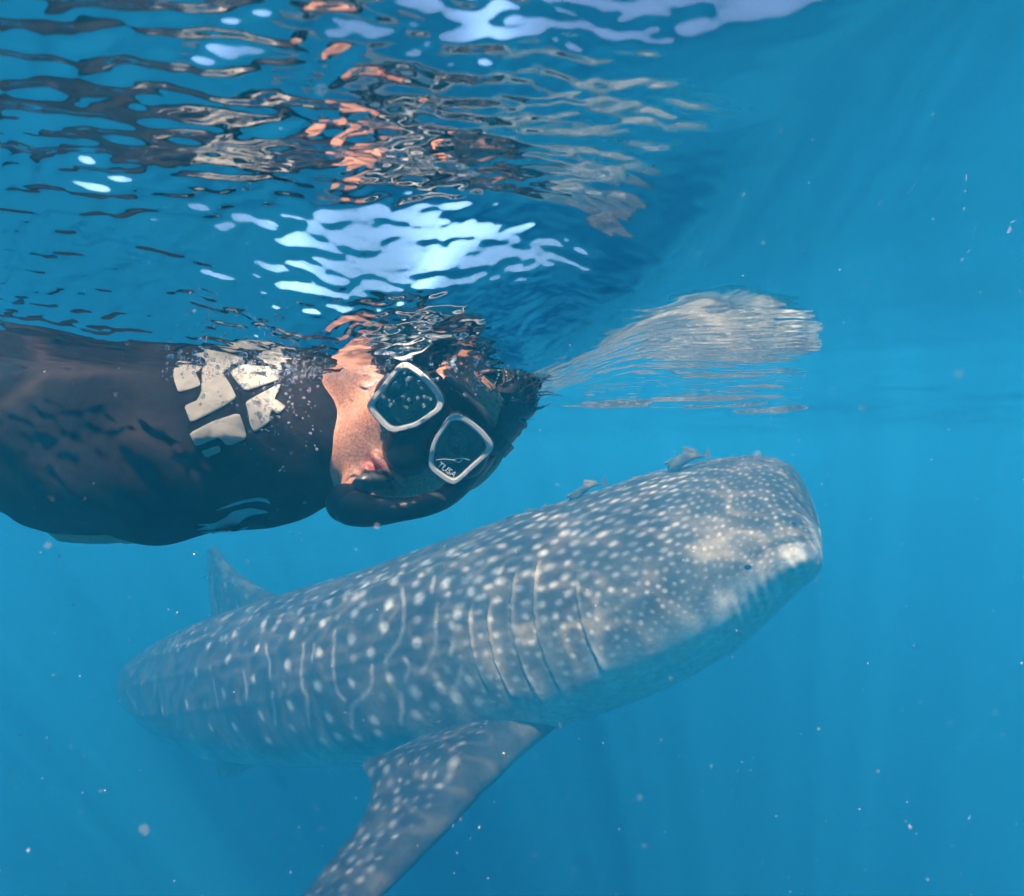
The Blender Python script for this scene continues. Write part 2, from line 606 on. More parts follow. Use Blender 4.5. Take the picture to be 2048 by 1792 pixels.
# large pale spots in slanting rows behind the gills with faint upright bars between them
g = np.random.default_rng(4)
for zx, zy in ((630, 360), (778, 390), (938, 332), (1063, 293), (1222, 226), (1347, 199), (1484, 125), (1573, 212), (1457, 285), (1684, 258), (1324, 312), (1173, 350), (1035, 388), (902, 440),
               (1620, 350), (1301, 415), (1160, 460), (1018, 515), (1446, 478), (1250, 520), (880, 575), (748, 500), (650, 443), (538, 488), (622, 552), (482, 604), (370, 635), (290, 655),
               (733, 635), (602, 695), (443, 748), (337, 772), (250, 790), (1160, 650), (1015, 668), (1330, 632), (1441, 688), (1548, 670), (1680, 645), (893, 748), (767, 792), (651, 848),
               (550, 852), (465, 885), (905, 850), (1065, 803), (1260, 815), (1447, 792), (800, 905), (700, 940), (595, 950), (1035, 908), (1100, 890), (1190, 895), (1275, 875), (1525, 755), (1620, 715), (1720, 735)):
    s, y = flank(zx, zy)
    add_spot(s, y, 0.0235 * g.uniform(0.85, 1.1), g.uniform(0.9, 1.0), 0.95)
for zx, zy in ((1300, 715), (1170, 548), (1450, 380), (1600, 400), (855, 360), (720, 370), (1130, 280), (1240, 370), (1000, 320), (960, 420), (1100, 370), (545, 590), (520, 755), (865, 660), (700, 480), (1580, 600), (1530, 620)):
    s, y = flank(zx, zy)
    add_spot(s, y, 0.018, g.uniform(0.25, 0.4))
for ln in (((1090, 430), (1085, 600), (1100, 690), (1130, 725)), ((950, 490), (945, 650), (965, 720), (975, 840)), ((1385, 240), (1390, 340), (1375, 450), (1310, 560)),
           ((1540, 310), (1530, 480), (1500, 560), (1465, 605)), ((1250, 580), (1245, 680), (1165, 760), (1165, 850)), ((1395, 540), (1410, 580), (1395, 650)),
           ((1380, 700), (1378, 760), (1375, 830)), ((790, 490), (805, 560), (805, 630)), ((1600, 470), (1598, 500), (1595, 530)), ((1520, 190), (1518, 220), (1515, 260)),
           ((1000, 480), (995, 520), (990, 560)), ((820, 700), (822, 760), (830, 830)), ((1640, 580), (1630, 640), (1600, 700)), ((690, 600), (700, 660), (705, 720)), ((560, 640), (570, 700), (575, 760))):
    add_line([flank(*q) for q in ln], 0.0095, g.uniform(0.35, 0.48))
s = 4.9
while s < 8.5:
    gmax = float(np.interp(s, su, girth))
    for y in np.arange(-1.0 * gmax, 1.3 * gmax, 0.2):
        add_spot(s + g.normal(0, 0.02), y + g.normal(0, 0.02), 0.026, 0.8)
    s += 0.2
for _ in range(120):
    s = g.uniform(1.4, 4.5)
    add_spot(s, float(np.interp(s, su, girth)) * g.uniform(0.85, 1.5), 0.018 * g.uniform(0.7, 1.1), g.uniform(0.3, 0.6), 1.4)
# small crowded spots on the head, finer towards the snout
pts = []
tries = 0
cell = {}
while tries < 22000:
    tries += 1
    s = 0.02 + 1.36 * g.random() ** 0.9
    gmx = float(np.interp(s, su, girth))
    y = g.uniform(-1.1, 1.5) * gmx
    md = 0.020 + 0.024 * float(ss(0.15, 1.1, np.array(s))) + 0.012 * float(ss(0.0, 1.2, np.array(y / gmx))) * float(ss(0.3, 0.9, np.array(s)))
    key = (int(s / 0.08), int(y / 0.08))
    ok = True
    for di in (-1, 0, 1):
        for dj in (-1, 0, 1):
            for (a, b) in cell.get((key[0] + di, key[1] + dj), ()):
                if (a - s) ** 2 + (b - y) ** 2 < md * md:
                    ok = False
    if not ok:
        continue
    cell.setdefault(key, []).append((s, y))
    hi = float(ss(0.25, 0.8, np.array(y / gmx)))
    add_spot(s, y, md * g.uniform(0.20, 0.30), g.uniform(0.45, 0.95) * (1 - 0.2 * hi) * (1 - 0.5 * float(ss(1.1, 1.4, np.array(s)))), rs=1.0 + 0.8 * hi * (s > 0.4))
# pale underside, ragged edge, higher on the cheek
rag = 6 * np.sin(SI * 9) + 4 * np.sin(SI * 23 + 1) + 3 * np.sin(SI * 51 + 2)
edge = -13 + 12 * np.exp(-((SI - 0.35) / 0.30) ** 2) - 14 * ss(1.0, 1.9, SI) + rag * 0.6
belly = 1 - ss(-14, 16, deg - edge)
lips = (1 - ss(0.08, 0.20, SI + 0.02 * np.sin(deg * 0.9))) * ss(-70, -50, deg) * (1 - ss(0, 16, deg + 4 * np.sin(SI * 130)))
lips = np.maximum(lips, 0.75 * (1 - ss(0.015, 0.06, SI + 0.012 * np.sin(deg * 0.6) + 0.008 * np.sin(deg * 1.7))) * (1 - ss(35, 60, deg)))
belly = np.maximum(belly, 0.9 * lips)
blot = 0.5 + 0.5 * np.sin(SI * 11 + 2 * np.sin(deg * 0.09)) * np.sin(deg * 0.13 + SI * 5)
flap_edge = np.zeros_like(SI)  # paler line along the edge of each gill flap
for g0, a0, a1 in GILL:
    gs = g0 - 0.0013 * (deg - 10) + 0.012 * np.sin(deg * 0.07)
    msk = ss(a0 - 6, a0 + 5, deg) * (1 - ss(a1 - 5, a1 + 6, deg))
    flap_edge = np.maximum(flap_edge, msk * np.exp(-((SI - gs + 0.013) / 0.009) ** 2))
warm = 0.8 * blot * np.exp(-((deg - edge - 22) / 16) ** 2) * (1 - ss(1.4, 1.9, SI))
pad = lambda a, v=0.0: np.concatenate([a.ravel(), [v, v]])
attr(body, 'spot', pad(spot))
attr(body, 'belly', pad(belly))
attr(body, 'cream', pad(np.maximum(warm, 0.8 * flap_edge)))

n, l = nodes_of(m_shark)
b = bsdf(m_shark)
def at(name):
    a = n.new('ShaderNodeAttribute'); a.attribute_name = name
    return a.outputs['Fac']
def mixc(f, a, bb):
    k = n.new('ShaderNodeMixRGB')
    if isinstance(f, (int, float)): k.inputs[0].default_value = f
    else: l.new(f, k.inputs[0])
    for q, s_ in ((1, a), (2, bb)):
        if isinstance(s_, tuple): k.inputs[q].default_value = (*s_, 1)
        else: l.new(s_, k.inputs[q])
    return k.outputs[0]
nb = noise(m_shark, 3.0, 5)
base_c = ramp(m_shark, nb.outputs['Fac'], [(0.3, (0.056, 0.048, 0.042)), (0.7, (0.145, 0.124, 0.098))]).outputs[0]
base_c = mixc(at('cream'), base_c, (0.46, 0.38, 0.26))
base_c = mixc(at('belly'), base_c, (0.78, 0.75, 0.64))
base_c = mixc(at('spot'), base_c, (0.74, 0.72, 0.62))
nf = noise(m_shark, 34.0, 6, rough=0.7)
fine = ramp(m_shark, nf.outputs['Fac'], [(0.32, (0.50, 0.50, 0.50)), (0.68, (1, 1, 1))])
mu = n.new('ShaderNodeMixRGB'); mu.blend_type = 'MULTIPLY'; mu.inputs[0].default_value = 1
l.new(base_c, mu.inputs[1]); l.new(fine.outputs[0], mu.inputs[2])
l.new(mu.outputs[0], b.inputs['Base Color'])
b.inputs['Roughness'].default_value = 0.62
b.inputs['Specular IOR Level'].default_value = 0.15
l.new(bump(m_shark, nf.outputs['Fac'], 0.25, 0.006).outputs[0], b.inputs['Normal'])


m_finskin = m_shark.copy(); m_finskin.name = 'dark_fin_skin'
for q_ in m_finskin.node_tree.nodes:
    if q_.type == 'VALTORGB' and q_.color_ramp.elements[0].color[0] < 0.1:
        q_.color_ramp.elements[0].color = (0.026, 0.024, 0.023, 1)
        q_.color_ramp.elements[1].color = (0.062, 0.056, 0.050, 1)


def fin(name, rows, thick, material, nc=60, m=14, spots=0, seed=1, lead=0.0, spot_r=0.013, parent=None):
    """Fin through rows of (leading point, trailing point); lens shaped section."""
    g = np.random.default_rng(seed)
    rw = spline(np.array([np.concatenate([a, bb]) for a, bb in rows]), m)
    L, T = rw[:, :3], rw[:, 3:]
    ns = len(rw)
    c = 0.5 - 0.5 * np.cos(np.linspace(0, math.pi, nc))
    mid = L[:, None] * (1 - c)[None, :, None] + T[:, None] * c[None, :, None]
    span = np.gradient((L + T) / 2, axis=0)
    nrm = np.cross(T - L, span)
    nrm /= np.linalg.norm(nrm, axis=1)[:, None] + 1e-9
    prof = (0.2969 * np.sqrt(c) - 0.126 * c - 0.3516 * c ** 2 + 0.2843 * c ** 3 - 0.1036 * c ** 4) / 0.06
    tk = thick * np.linspace(1, 0.25, ns)
    off = nrm[:, None] * (tk[:, None] * prof[None, :] * 0.5)[..., None]
    A, B = mid + off, mid - off
    v = np.concatenate([A.reshape(-1, 3), B.reshape(-1, 3)])
    f = grid_faces(ns, nc)
    f2 = f[:, ::-1] + ns * nc
    t0 = (ns - 1) * nc
    tip = np.stack([np.arange(nc - 1) + t0, np.arange(nc - 1) + t0 + 1, np.arange(nc - 1) + 1 + t0 + ns * nc, np.arange(nc - 1) + t0 + ns * nc], -1)
    o = shark_part(name, v, np.concatenate([f, f2, tip]), material, parent)
    sp = np.zeros(ns * nc)
    flat = mid.reshape(-1, 3)
    used = []
    for _ in range(spots * 3):
        k = g.integers(0, ns * nc)
        if any(((flat[k] - q_) ** 2).sum() < (2.6 * spot_r) ** 2 for q_ in used):
            continue
        used.append(flat[k])
        if c[k % nc] < lead or c[k % nc] > 0.95:
            continue
        r = spot_r * g.uniform(0.6, 1.15)
        d = ((flat - flat[k]) ** 2).sum(1) / r ** 2
        sp = np.maximum(sp, g.uniform(0.15, 0.5) * np.exp(-d ** 1.2))
    attr(o, 'spot', np.concatenate([sp, sp]))
    ld = np.tile(1 - ss(0.0, 0.35, c), ns) * 0.12
    attr(o, 'cream', np.concatenate([ld, ld]))
    return o


pf = [((1195, 1375, 2.72), (905, 1385, 3.0)), ((1100, 1446, 2.58), (860, 1455, 2.84)), ((1040, 1500, 2.46), (785, 1500, 2.66)),
      ((985, 1560, 2.36), (727, 1525, 2.52)), ((940, 1610, 2.30), (744, 1575, 2.43)), ((880, 1672, 2.22), (722, 1642, 2.34)),
      ((800, 1752, 2.13), (655, 1728, 2.24)), ((742, 1806, 2.06), (595, 1800, 2.15)), ((640, 1905, 1.96), (510, 1890, 2.02)),
      ((545, 1985, 1.90), (490, 1965, 1.92))]
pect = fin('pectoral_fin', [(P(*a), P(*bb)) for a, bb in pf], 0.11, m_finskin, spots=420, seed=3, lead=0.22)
# far pectoral, mirrored through the body's own middle plane
M0 = int(np.searchsorted(su, 1.55))
cm, sm, um = cen[M0], sid[M0], upv[M0]
def far(p):
    d = np.asarray(p) - cm
    return np.asarray(p) - 2 * (d @ sm) * sm
def lift(p):
    q = far(p); d = q - cm
    out = -(d @ sm)
    dn = d @ um
    return q + um * (-dn * 0.75) - sm * (0.8 * max(0, -dn - 0.25))
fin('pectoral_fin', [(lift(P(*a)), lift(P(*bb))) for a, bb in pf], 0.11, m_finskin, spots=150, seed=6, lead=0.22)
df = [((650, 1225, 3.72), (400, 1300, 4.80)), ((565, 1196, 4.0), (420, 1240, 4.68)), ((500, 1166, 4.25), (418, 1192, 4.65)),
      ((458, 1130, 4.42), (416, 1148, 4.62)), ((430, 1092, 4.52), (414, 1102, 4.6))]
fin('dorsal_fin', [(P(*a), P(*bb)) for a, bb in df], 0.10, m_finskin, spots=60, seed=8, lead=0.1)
pv_ = [((575, 1500, 3.85), (435, 1490, 4.5)), ((510, 1528, 3.85), (432, 1530, 4.3)), ((468, 1550, 3.9), (438, 1556, 4.1))]
fin('pelvic_fin', [(P(*a), P(*bb)) for a, bb in pv_], 0.05, m_shark, spots=12, seed=9)
M0 = int(np.searchsorted(su, 3.1))
cm, sm, um = cen[M0], sid[M0], upv[M0]
fin('pelvic_fin', [(far(P(*a)), far(P(*bb))) for a, bb in pv_], 0.05, m_shark, spots=12, seed=10)
e0 = cen[-1]
up_, tn = np.array([0, 0, 1.0]), tan[-1]
fin('caudal_fin', [(e0 - tn * 0.3, e0 + tn * 0.05), (e0 + up_ * 0.2 - tn * 0.1, e0 + up_ * 0.08 + tn * 0.3), (e0 + up_ * 0.7 + tn * 0.4, e0 + up_ * 0.55 + tn * 0.62), (e0 + up_ * 1.1 + tn * 0.85, e0 + up_ * 1.05 + tn * 0.95)], 0.08, m_shark, spots=20, seed=11)
fin('caudal_fin', [(e0 - tn * 0.3, e0 + tn * 0.05), (e0 - up_ * 0.2 - tn * 0.1, e0 - up_ * 0.08 + tn * 0.25), (e0 - up_ * 0.55 + tn * 0.2, e0 - up_ * 0.5 + tn * 0.35)], 0.08, m_shark, spots=20, seed=12)

m_eye = simple('wet_dark_eye', (0.006, 0.006, 0.008), (0.012, 0.012, 0.016), 20, 0.15, spec=0.6)


def blob_on_body(name, si, dg, r, m):
    p = body_point(np.array([si]), np.array([R(dg)]))[0]
    k = int(np.searchsorted(su, si))
    nrm = (p - cen[k]); nrm /= np.linalg.norm(nrm)
    t = tan[k]; w = np.cross(nrm, t)
    V, Fc = [], []
    na_, nb_ = 16, 9
    for i in range(nb_):
        ph = math.pi * i / (nb_ - 1)
        for j in range(na_):
            a = 2 * math.pi * j / na_
            V.append(p + nrm * r[2] * math.cos(ph) + t * r[0] * math.sin(ph) * math.cos(a) + w * r[1] * math.sin(ph) * math.sin(a))
    for i in range(nb_ - 1):
        for j in range(na_):
            Fc.append((i * na_ + j, i * na_ + (j + 1) % na_, (i + 1) * na_ + (j + 1) % na_, (i + 1) * na_ + j))
    return shark_part(name, V, np.array(Fc), m)


blob_on_body('eye', 0.25, 9, (0.016, 0.009, 0.005), m_eye)
blob_on_body('eye', 0.25, 180 - 9, (0.020, 0.013, 0.008), m_eye)
blob_on_body('nostril', 0.085, 29, (0.010, 0.007, 0.004), m_eye)


# ------------------------------------------------------------------ swimmer
m_skin = mat('wet_skin')
n, l = nodes_of(m_skin)
t1 = noise(m_skin, 26, 5); t2 = noise(m_skin, 240, 3)
r1 = ramp(m_skin, t1.outputs['Fac'], [(0.3, (0.62, 0.25, 0.145)), (0.7, (0.72, 0.34, 0.215))])
b = bsdf(m_skin)
lp_ = n.new('ShaderNodeAttribute'); lp_.attribute_name = 'lip'
ml = n.new('ShaderNodeMixRGB'); ml.inputs[2].default_value = (0.62, 0.15, 0.12, 1)
l.new(lp_.outputs['Fac'], ml.inputs[0]); l.new(r1.outputs[0], ml.inputs[1])
st_ = ramp(m_skin, noise(m_skin, 420, 2).outputs['Fac'], [(0.38, (0.62, 0.58, 0.56)), (0.55, (1, 1, 1))])
mm_ = n.new('ShaderNodeMixRGB'); mm_.blend_type = 'MULTIPLY'; mm_.inputs[0].default_value = 0.8
l.new(ml.outputs[0], mm_.inputs[1]); l.new(st_.outputs[0], mm_.inputs[2])
l.new(mm_.outputs[0], b.inputs['Base Color'])
b.inputs['Roughness'].default_value = 0.42
b.inputs['Subsurface Weight'].default_value = 0.0
l.new(bump(m_skin, t2.outputs['Fac'], 0.35, 0.002).outputs[0], b.inputs['Normal'])

m_suit = simple('black_neoprene', (0.012, 0.008, 0.007), (0.024, 0.015, 0.013), 90, 0.7, 0.25, 0.0015, spec=0.05)
m_rubber = simple('black_silicone', (0.008, 0.008, 0.009), (0.018, 0.017, 0.018), 50, 0.38, 0.1, 0.001, spec=0.35)
m_frame = simple('pale_metal_frame', (0.60, 0.53, 0.48), (0.72, 0.66, 0.61), 30, 0.33, 0.05, 0.0005, spec=0.5)
m_patch = simple('silver_print', (0.34, 0.28, 0.21), (0.50, 0.42, 0.33), 45, 0.42, 0.2, 0.001, spec=0.4)
m_teal = simple('dull_teal_print', (0.22, 0.40, 0.40), (0.28, 0.48, 0.48), 40, 0.5)
m_hair = simple('wet_dark_hair', (0.010, 0.007, 0.006), (0.030, 0.018, 0.013), 120, 0.4, spec=0.4)
m_white = simple('white_print', (0.72, 0.72, 0.70), (0.82, 0.82, 0.80), 60, 0.5)
m_white_eye = simple('eye_white', (0.70, 0.66, 0.62), (0.78, 0.74, 0.70), 60, 0.2, spec=0.5)
m_gum = simple('grey_silicone', (0.05, 0.045, 0.045), (0.085, 0.075, 0.07), 60, 0.35)

# head frame: a = the swimmer's left, b = up the face, c = out of the face
HO = P(872, 842, 0.685)
hc = np.array([0.04, -0.985, -0.10]); hc /= np.linalg.norm(hc)
ha = np.array([0.723, 0.0, -0.690]); ha -= hc * (ha @ hc); ha /= np.linalg.norm(ha)
hb = np.cross(hc, ha); hb /= np.linalg.norm(hb)
HM = np.stack([ha, hb, hc])


def H(a, b_, c_):
    return HO + ha * a + hb * b_ + hc * c_


# spine, limbs
neck0 = H(0.0, -0.085, -0.105)
neck1 = P(640, 885, 0.775)
sh = P(545, 887, 0.775)
chest = P(330, 893, 0.815)
belly_ = P(150, 893, 0.83)
waist = P(-10, 880, 0.86)
hips = P(-330, 868, 0.93)
hip_l, hip_r = hips + np.array([0, -0.07, -0.01]), hips + np.array([0, 0.09, 0.0])
knee_l = hips + np.array([-0.46, 0.02, -0.05]); ank_l = knee_l + np.array([-0.42, 0.10, 0.03])
knee_r = hips + np.array([-0.45, 0.19, -0.02]); ank_r = knee_r + np.array([-0.43, 0.11, -0.04])
# near arm lies back along the body at the surface, far arm hangs under the belly
nsh, nel, nwr = P(530, 815, 0.87), P(190, 800, 0.95), P(-100, 790, 0.98)
fsh, fel, fwr = P(560, 930, 0.93), P(480, 985, 1.02), P(310, 1046, 0.955)

xs_b = np.concatenate([np.arange(-2.02, -0.30, 0.011), np.arange(-0.30, 0.10, 0.0034)])
ys_b = np.arange(0.625, 1.36, 0.0062)
ys_b = np.concatenate([np.arange(0.625, 0.90, 0.0036), np.arange(0.90, 1.38, 0.010)])
zs_b = np.arange(-0.20, 0.215, 0.0042)


def torso(F, d):
    F.chain([neck1, sh, chest, belly_, waist, hips], [0.056 + d, 0.090 + d, 0.110 + d, 0.100 + d, 0.062 + d, 0.090 + d], 0.035)
    o2 = np.array([0.0, 0.09, 0.015])
    F.chain([sh + o2, chest + o2, waist + o2 * 0.7, hips + o2], [0.070 + d, 0.092 + d, 0.050 + d, 0.085 + d], 0.04)
    F.chain([hip_l, knee_l, ank_l], [0.085 + d, 0.056 + d, 0.038 + d], 0.03)
    F.chain([hip_r, knee_r, ank_r], [0.085 + d, 0.056 + d, 0.038 + d], 0.03)
    F.chain([nsh, nel, nwr], [0.055 + d, 0.042 + d, 0.030 + d], 0.03)
    F.chain([fsh, fel, fwr], [0.055 + d, 0.042 + d, 0.030 + d], 0.03)


def hand(F, w, d, s):
    """Palm and five bent fingers from wrist w along d, spread along s."""
    d = np.asarray(d, float); d /= np.linalg.norm(d)
    s = np.asarray(s, float); s -= d * (s @ d); s /= np.linalg.norm(s)
    nn = np.cross(d, s)
    palm = w + d * 0.055
    F.ell(palm, (0.050, 0.040, 0.016), np.stack([d, s, nn]), 0.015)
    for q, ln in ((-0.029, 0.062), (-0.0095, 0.072), (0.0105, 0.068), (0.029, 0.052)):
        p0 = palm + d * 0.035 + s * q
        p1 = p0 + d * ln * 0.55 + s * q * 0.12 + nn * 0.006
        p2 = p1 + d * ln * 0.45 + nn * 0.020
        F.cap(p0, p1, 0.0095, 0.0085, 0.006); F.cap(p1, p2, 0.0085, 0.007, 0.006)
    t0 = palm - d * 0.02 - s * 0.03
    t1 = t0 - s * 0.030 + d * 0.025; t2_ = t1 + d * 0.032 - s * 0.006
    F.cap(t0, t1, 0.012, 0.0105, 0.008); F.cap(t1, t2_, 0.0105, 0.0085, 0.006)


def head(F):
    F.ell(H(0, 0.030, -0.088), (0.076, 0.093, 0.097), HM, 0.02)
    F.ell(H(-0.004, -0.040, -0.060), (0.058, 0.070, 0.062), HM, 0.03)
    for s in (-1, 1):
        F.cap(H(s * 0.060, -0.045, -0.085), H(s * 0.012, -0.108, -0.022), 0.019, 0.018, 0.022)
        F.ell(H(s * 0.042, -0.026, -0.020), (0.024, 0.018, 0.018), HM, 0.018)
        F.ell(H(s * 0.030, 0.017, -0.006), (0.030, 0.009, 0.012), HM, 0.015)
        F.ell(H(s * 0.080, -0.012, -0.092), (0.009, 0.032, 0.020), HM, 0.008)
        F.ell(H(s * 0.032, -0.002, 0.004), (0.018, 0.012, 0.012), HM, 0.008, sub=True)
    F.ell(H(-0.042, -0.064, -0.055), (0.034, 0.046, 0.044), HM, 0.025)
    F.cap(H(0, 0.004, -0.006), H(0, -0.042, 0.014), 0.009, 0.013, 0.012)
    F.ell(H(0, -0.111, -0.012), (0.020, 0.016, 0.016), HM, 0.02)
    F.ell(H(0, -0.069, 0.001), (0.027, 0.0075, 0.010), HM, 0.006)
    F.ell(H(0, -0.086, -0.001), (0.024, 0.0080, 0.010), HM, 0.006)
    F.ell(H(0, -0.078, 0.008), (0.019, 0.004, 0.012), HM, 0.004, sub=True)


F = Field(xs_b, ys_b, zs_b)
head(F)
F.cap(neck0, neck1, 0.058, 0.050, 0.025)
# tendon and folds of the turned neck
F.cap(H(-0.052, -0.075, -0.085), P(694, 940, 0.755), 0.013, 0.012, 0.016)
F.ell(P(716, 765, 0.755), (0.034, 0.034, 0.040), None, 0.03)
F.cap(H(-0.066, -0.045, -0.085), P(690, 805, 0.775), 0.018, 0.018, 0.02)
torso(F, -0.008)
hand(F, fwr, np.array([-0.93, 0.05, -0.20]), np.array([0.1, -0.95, 0.25]))
hand(F, nwr, np.array([-0.95, 0.0, 0.02]), np.array([0, 0.6, 0.8]))
for k_, a_ in ((knee_l, ank_l), (knee_r, ank_r)):
    F.cap(a_, a_ + np.array([-0.17, 0.02, -0.035]), 0.034, 0.020, 0.03)
v, f = F.mesh()
person = link_mesh('person', v, f, m_skin)
q_ = (v - HO) @ HM.T
attr(person, 'lip', np.exp(-(((q_[:, 0]) / 0.028) ** 2 + ((q_[:, 1] + 0.078) / 0.015) ** 2) ** 2) * ss(-0.03, -0.01, q_[:, 2]))
tag(person, 'swimmer in a black wetsuit and diving mask floating at the surface', 'person')

F2 = Field(np.concatenate([np.arange(-1.86, -0.62, 0.014), np.arange(-0.62, -0.18, 0.0052)]), np.concatenate([np.arange(0.64, 0.95, 0.0055), np.arange(0.95, 1.36, 0.012)]), np.arange(-0.19, 0.21, 0.0055))
torso(F2, 0.0)
F2.cap(P(575, 888, 0.775), P(612, 880, 0.773), 0.080, 0.074, 0.02)
# clip the suit at wrists and ankles
X, Y, Z = F2.g
for w_, d_ in ((fwr, fwr - fel), (nwr, nwr - nel), (ank_l, ank_l - knee_l), (ank_r, ank_r - knee_r)):
    d_ = d_ / np.linalg.norm(d_)
    near_ = (np.sqrt((X - w_[0]) ** 2 + (Y - w_[1]) ** 2 + (Z - w_[2]) ** 2) < 0.11)
    pl = (X - w_[0]) * d_[0] + (Y - w_[1]) * d_[1] + (Z - w_[2]) * d_[2]
    F2.v = np.where(near_, np.maximum(F2.v, pl), F2.v)
# soft creases of the neoprene
F2.v += 0.0016 * np.sin(X * 140 - 50 * Z + 3 * np.sin(Z * 60 + X * 20)) * np.sin(X * 31 + Z * 17) * np.clip(np.sin(X * 9 + 1.0), 0, 1)
F2.v += 0.0024 * np.sin(X * 60 + 25 * Z + 2 * np.sin(Z * 40)) * np.sin(Z * 23 + X * 9 + 1)
v2, f2 = F2.mesh()
suit = link_mesh('wetsuit', v2, f2, m_suit, person)
suit_bvh = BVHTree.FromPolygons([Vector(p) for p in v2], [tuple(int(i) for i in q) for q in f2])


def crop3(zx, zy):
    return zx * 0.5417, 640.0 + zy * 0.5417


def print_on_suit(name, poly, m, off=0.0013, cuts=6):
    """Flat print: a polygon laid on the suit's surface."""
    bm = bmesh.new()
    c0 = np.mean(poly, axis=0)
    pl_ = [c0 + (np.array(q) - c0) * 0.95 for q in poly]
    pl_ = [w_ for i_ in range(len(pl_)) for w_ in (pl_[i_] * 0.86 + pl_[i_ - 1] * 0.14, pl_[i_] * 0.86 + pl_[(i_ + 1) % len(pl_)] * 0.14)]
    vs_ = [bm.verts.new(Vector(P(*crop3(*q), 0.70))) for q in pl_]
    bm.faces.new(vs_)
    bmesh.ops.triangulate(bm, faces=bm.faces)
    for _ in range(cuts):
        lng = [e for e in bm.edges if e.calc_length() > 0.004]
        if not lng:
            break
        bmesh.ops.subdivide_edges(bm, edges=lng, cuts=1)
        bmesh.ops.triangulate(bm, faces=bm.faces)
    for v_ in bm.verts:
        dr = v_.co.normalized()
        hit, nn, ix, dist = suit_bvh.ray_cast(Vector((0, 0, 0)), dr)
        if hit is not None and dist < 1.0:
            v_.co = hit + (nn if nn.dot(dr) < 0 else -nn) * off
    bmesh.ops.recalc_face_normals(bm, faces=bm.faces)
    me = bpy.data.meshes.new(name); bm.to_mesh(me); bm.free()
    for p_ in me.polygons: p_.use_smooth = True
    me.materials.append(m)
    o = bpy.data.objects.new(name, me); C.objects.link(o); o.parent = suit
    sol = o.modifiers.new('thickness', 'SOLIDIFY'); sol.thickness = 0.0004
    return o


PATCH = [
    [(637, 200), (680, 190), (720, 188), (736, 215), (748, 245), (705, 262), (660, 272), (645, 235)],
    [(738, 172), (800, 160), (835, 208), (862, 248), (882, 290), (820, 330), (705, 388), (690, 352), (680, 322), (735, 298), (778, 272), (768, 228)],
    [(812, 150), (870, 140), (960, 135), (962, 168), (1030, 188), (1036, 226), (970, 248), (905, 270), (868, 226), (835, 180)],
    [(903, 304), (960, 272), (1040, 232), (1030, 270), (972, 318), (985, 348), (1000, 380), (938, 422), (920, 385), (914, 345)],
    [(990, 322), (1016, 292), (1058, 322), (1026, 352)],
    [(698, 418), (790, 372), (888, 340), (905, 385), (918, 440), (845, 470), (822, 430), (725, 468), (710, 445)],
    [(745, 482), (815, 460), (820, 486), (762, 508)],
]
for q in PATCH:
    print_on_suit('chest_patch', q, m_patch)
for q in ([(790, 720), (840, 698), (900, 678), (950, 668), (990, 674), (1005, 695), (985, 687), (950, 682), (900, 690), (840, 708)],
          [(715, 771), (790, 766), (835, 742), (862, 718), (930, 706), (985, 716), (1000, 724), (940, 731), (905, 746), (880, 770), (840, 780), (770, 790), (710, 790), (800, 777)],
          [(730, 797), (840, 793), (930, 775), (870, 801), (800, 803)]):
    print_on_suit('chest_emblem', [(a_, (b_ - 670) * 1.0 + 652) for a_, b_ in q], m_teal)

# eyes behind the glass
def ball(name, c, r, m, parent, seg=16):
    bm = bmesh.new()
    bmesh.ops.create_uvsphere(bm, u_segments=seg, v_segments=seg // 2 + 2, radius=r, matrix=Matrix.Translation(Vector(c)))
    me = bpy.data.meshes.new(name); bm.to_mesh(me); bm.free()
    for p_ in me.polygons: p_.use_smooth = True
    me.materials.append(m)
    o = bpy.data.objects.new(name, me); C.objects.link(o); o.parent = parent
    return o


for s in (-1, 1):
    eb = ball('eye', H(s * 0.032, -0.003, -0.012), 0.0125, m_white_eye, person)
    ball('pupil', H(s * 0.033, -0.004, -0.0045), 0.0056, m_eye, eb)

# hair: a cap that follows the skull plus wet strands
FH = Field(np.arange(-0.13, 0.12, 0.0042), np.arange(0.66, 0.93, 0.0042), np.arange(-0.09, 0.18, 0.0042))
FH.ell(H(0, 0.036, -0.092), (0.081, 0.097, 0.101), HM, 0.01)
X, Y, Z = FH.g
lb = (X - HO[0]) * hb[0] + (Y - HO[1]) * hb[1] + (Z - HO[2]) * hb[2]
lc = (X - HO[0]) * hc[0] + (Y - HO[1]) * hc[1] + (Z - HO[2]) * hc[2]
la = (X - HO[0]) * ha[0] + (Y - HO[1]) * ha[1] + (Z - HO[2]) * ha[2]
FH.v = np.maximum(FH.v, (0.050 + (lc + 0.02) * 1.0 - 0.045 * ss(0.03, 0.07, np.abs(la))) - lb)      # hairline slopes down to the nape
FH.v += 0.0035 * np.sin(la * 190 + 9 * np.sin(lb * 60)) * ss(0.03, 0.07, lb)
v, f = FH.mesh()
hair = link_mesh('hair', v, f, m_hair, person)
g = np.random.default_rng(5)
SV, SF = [], []
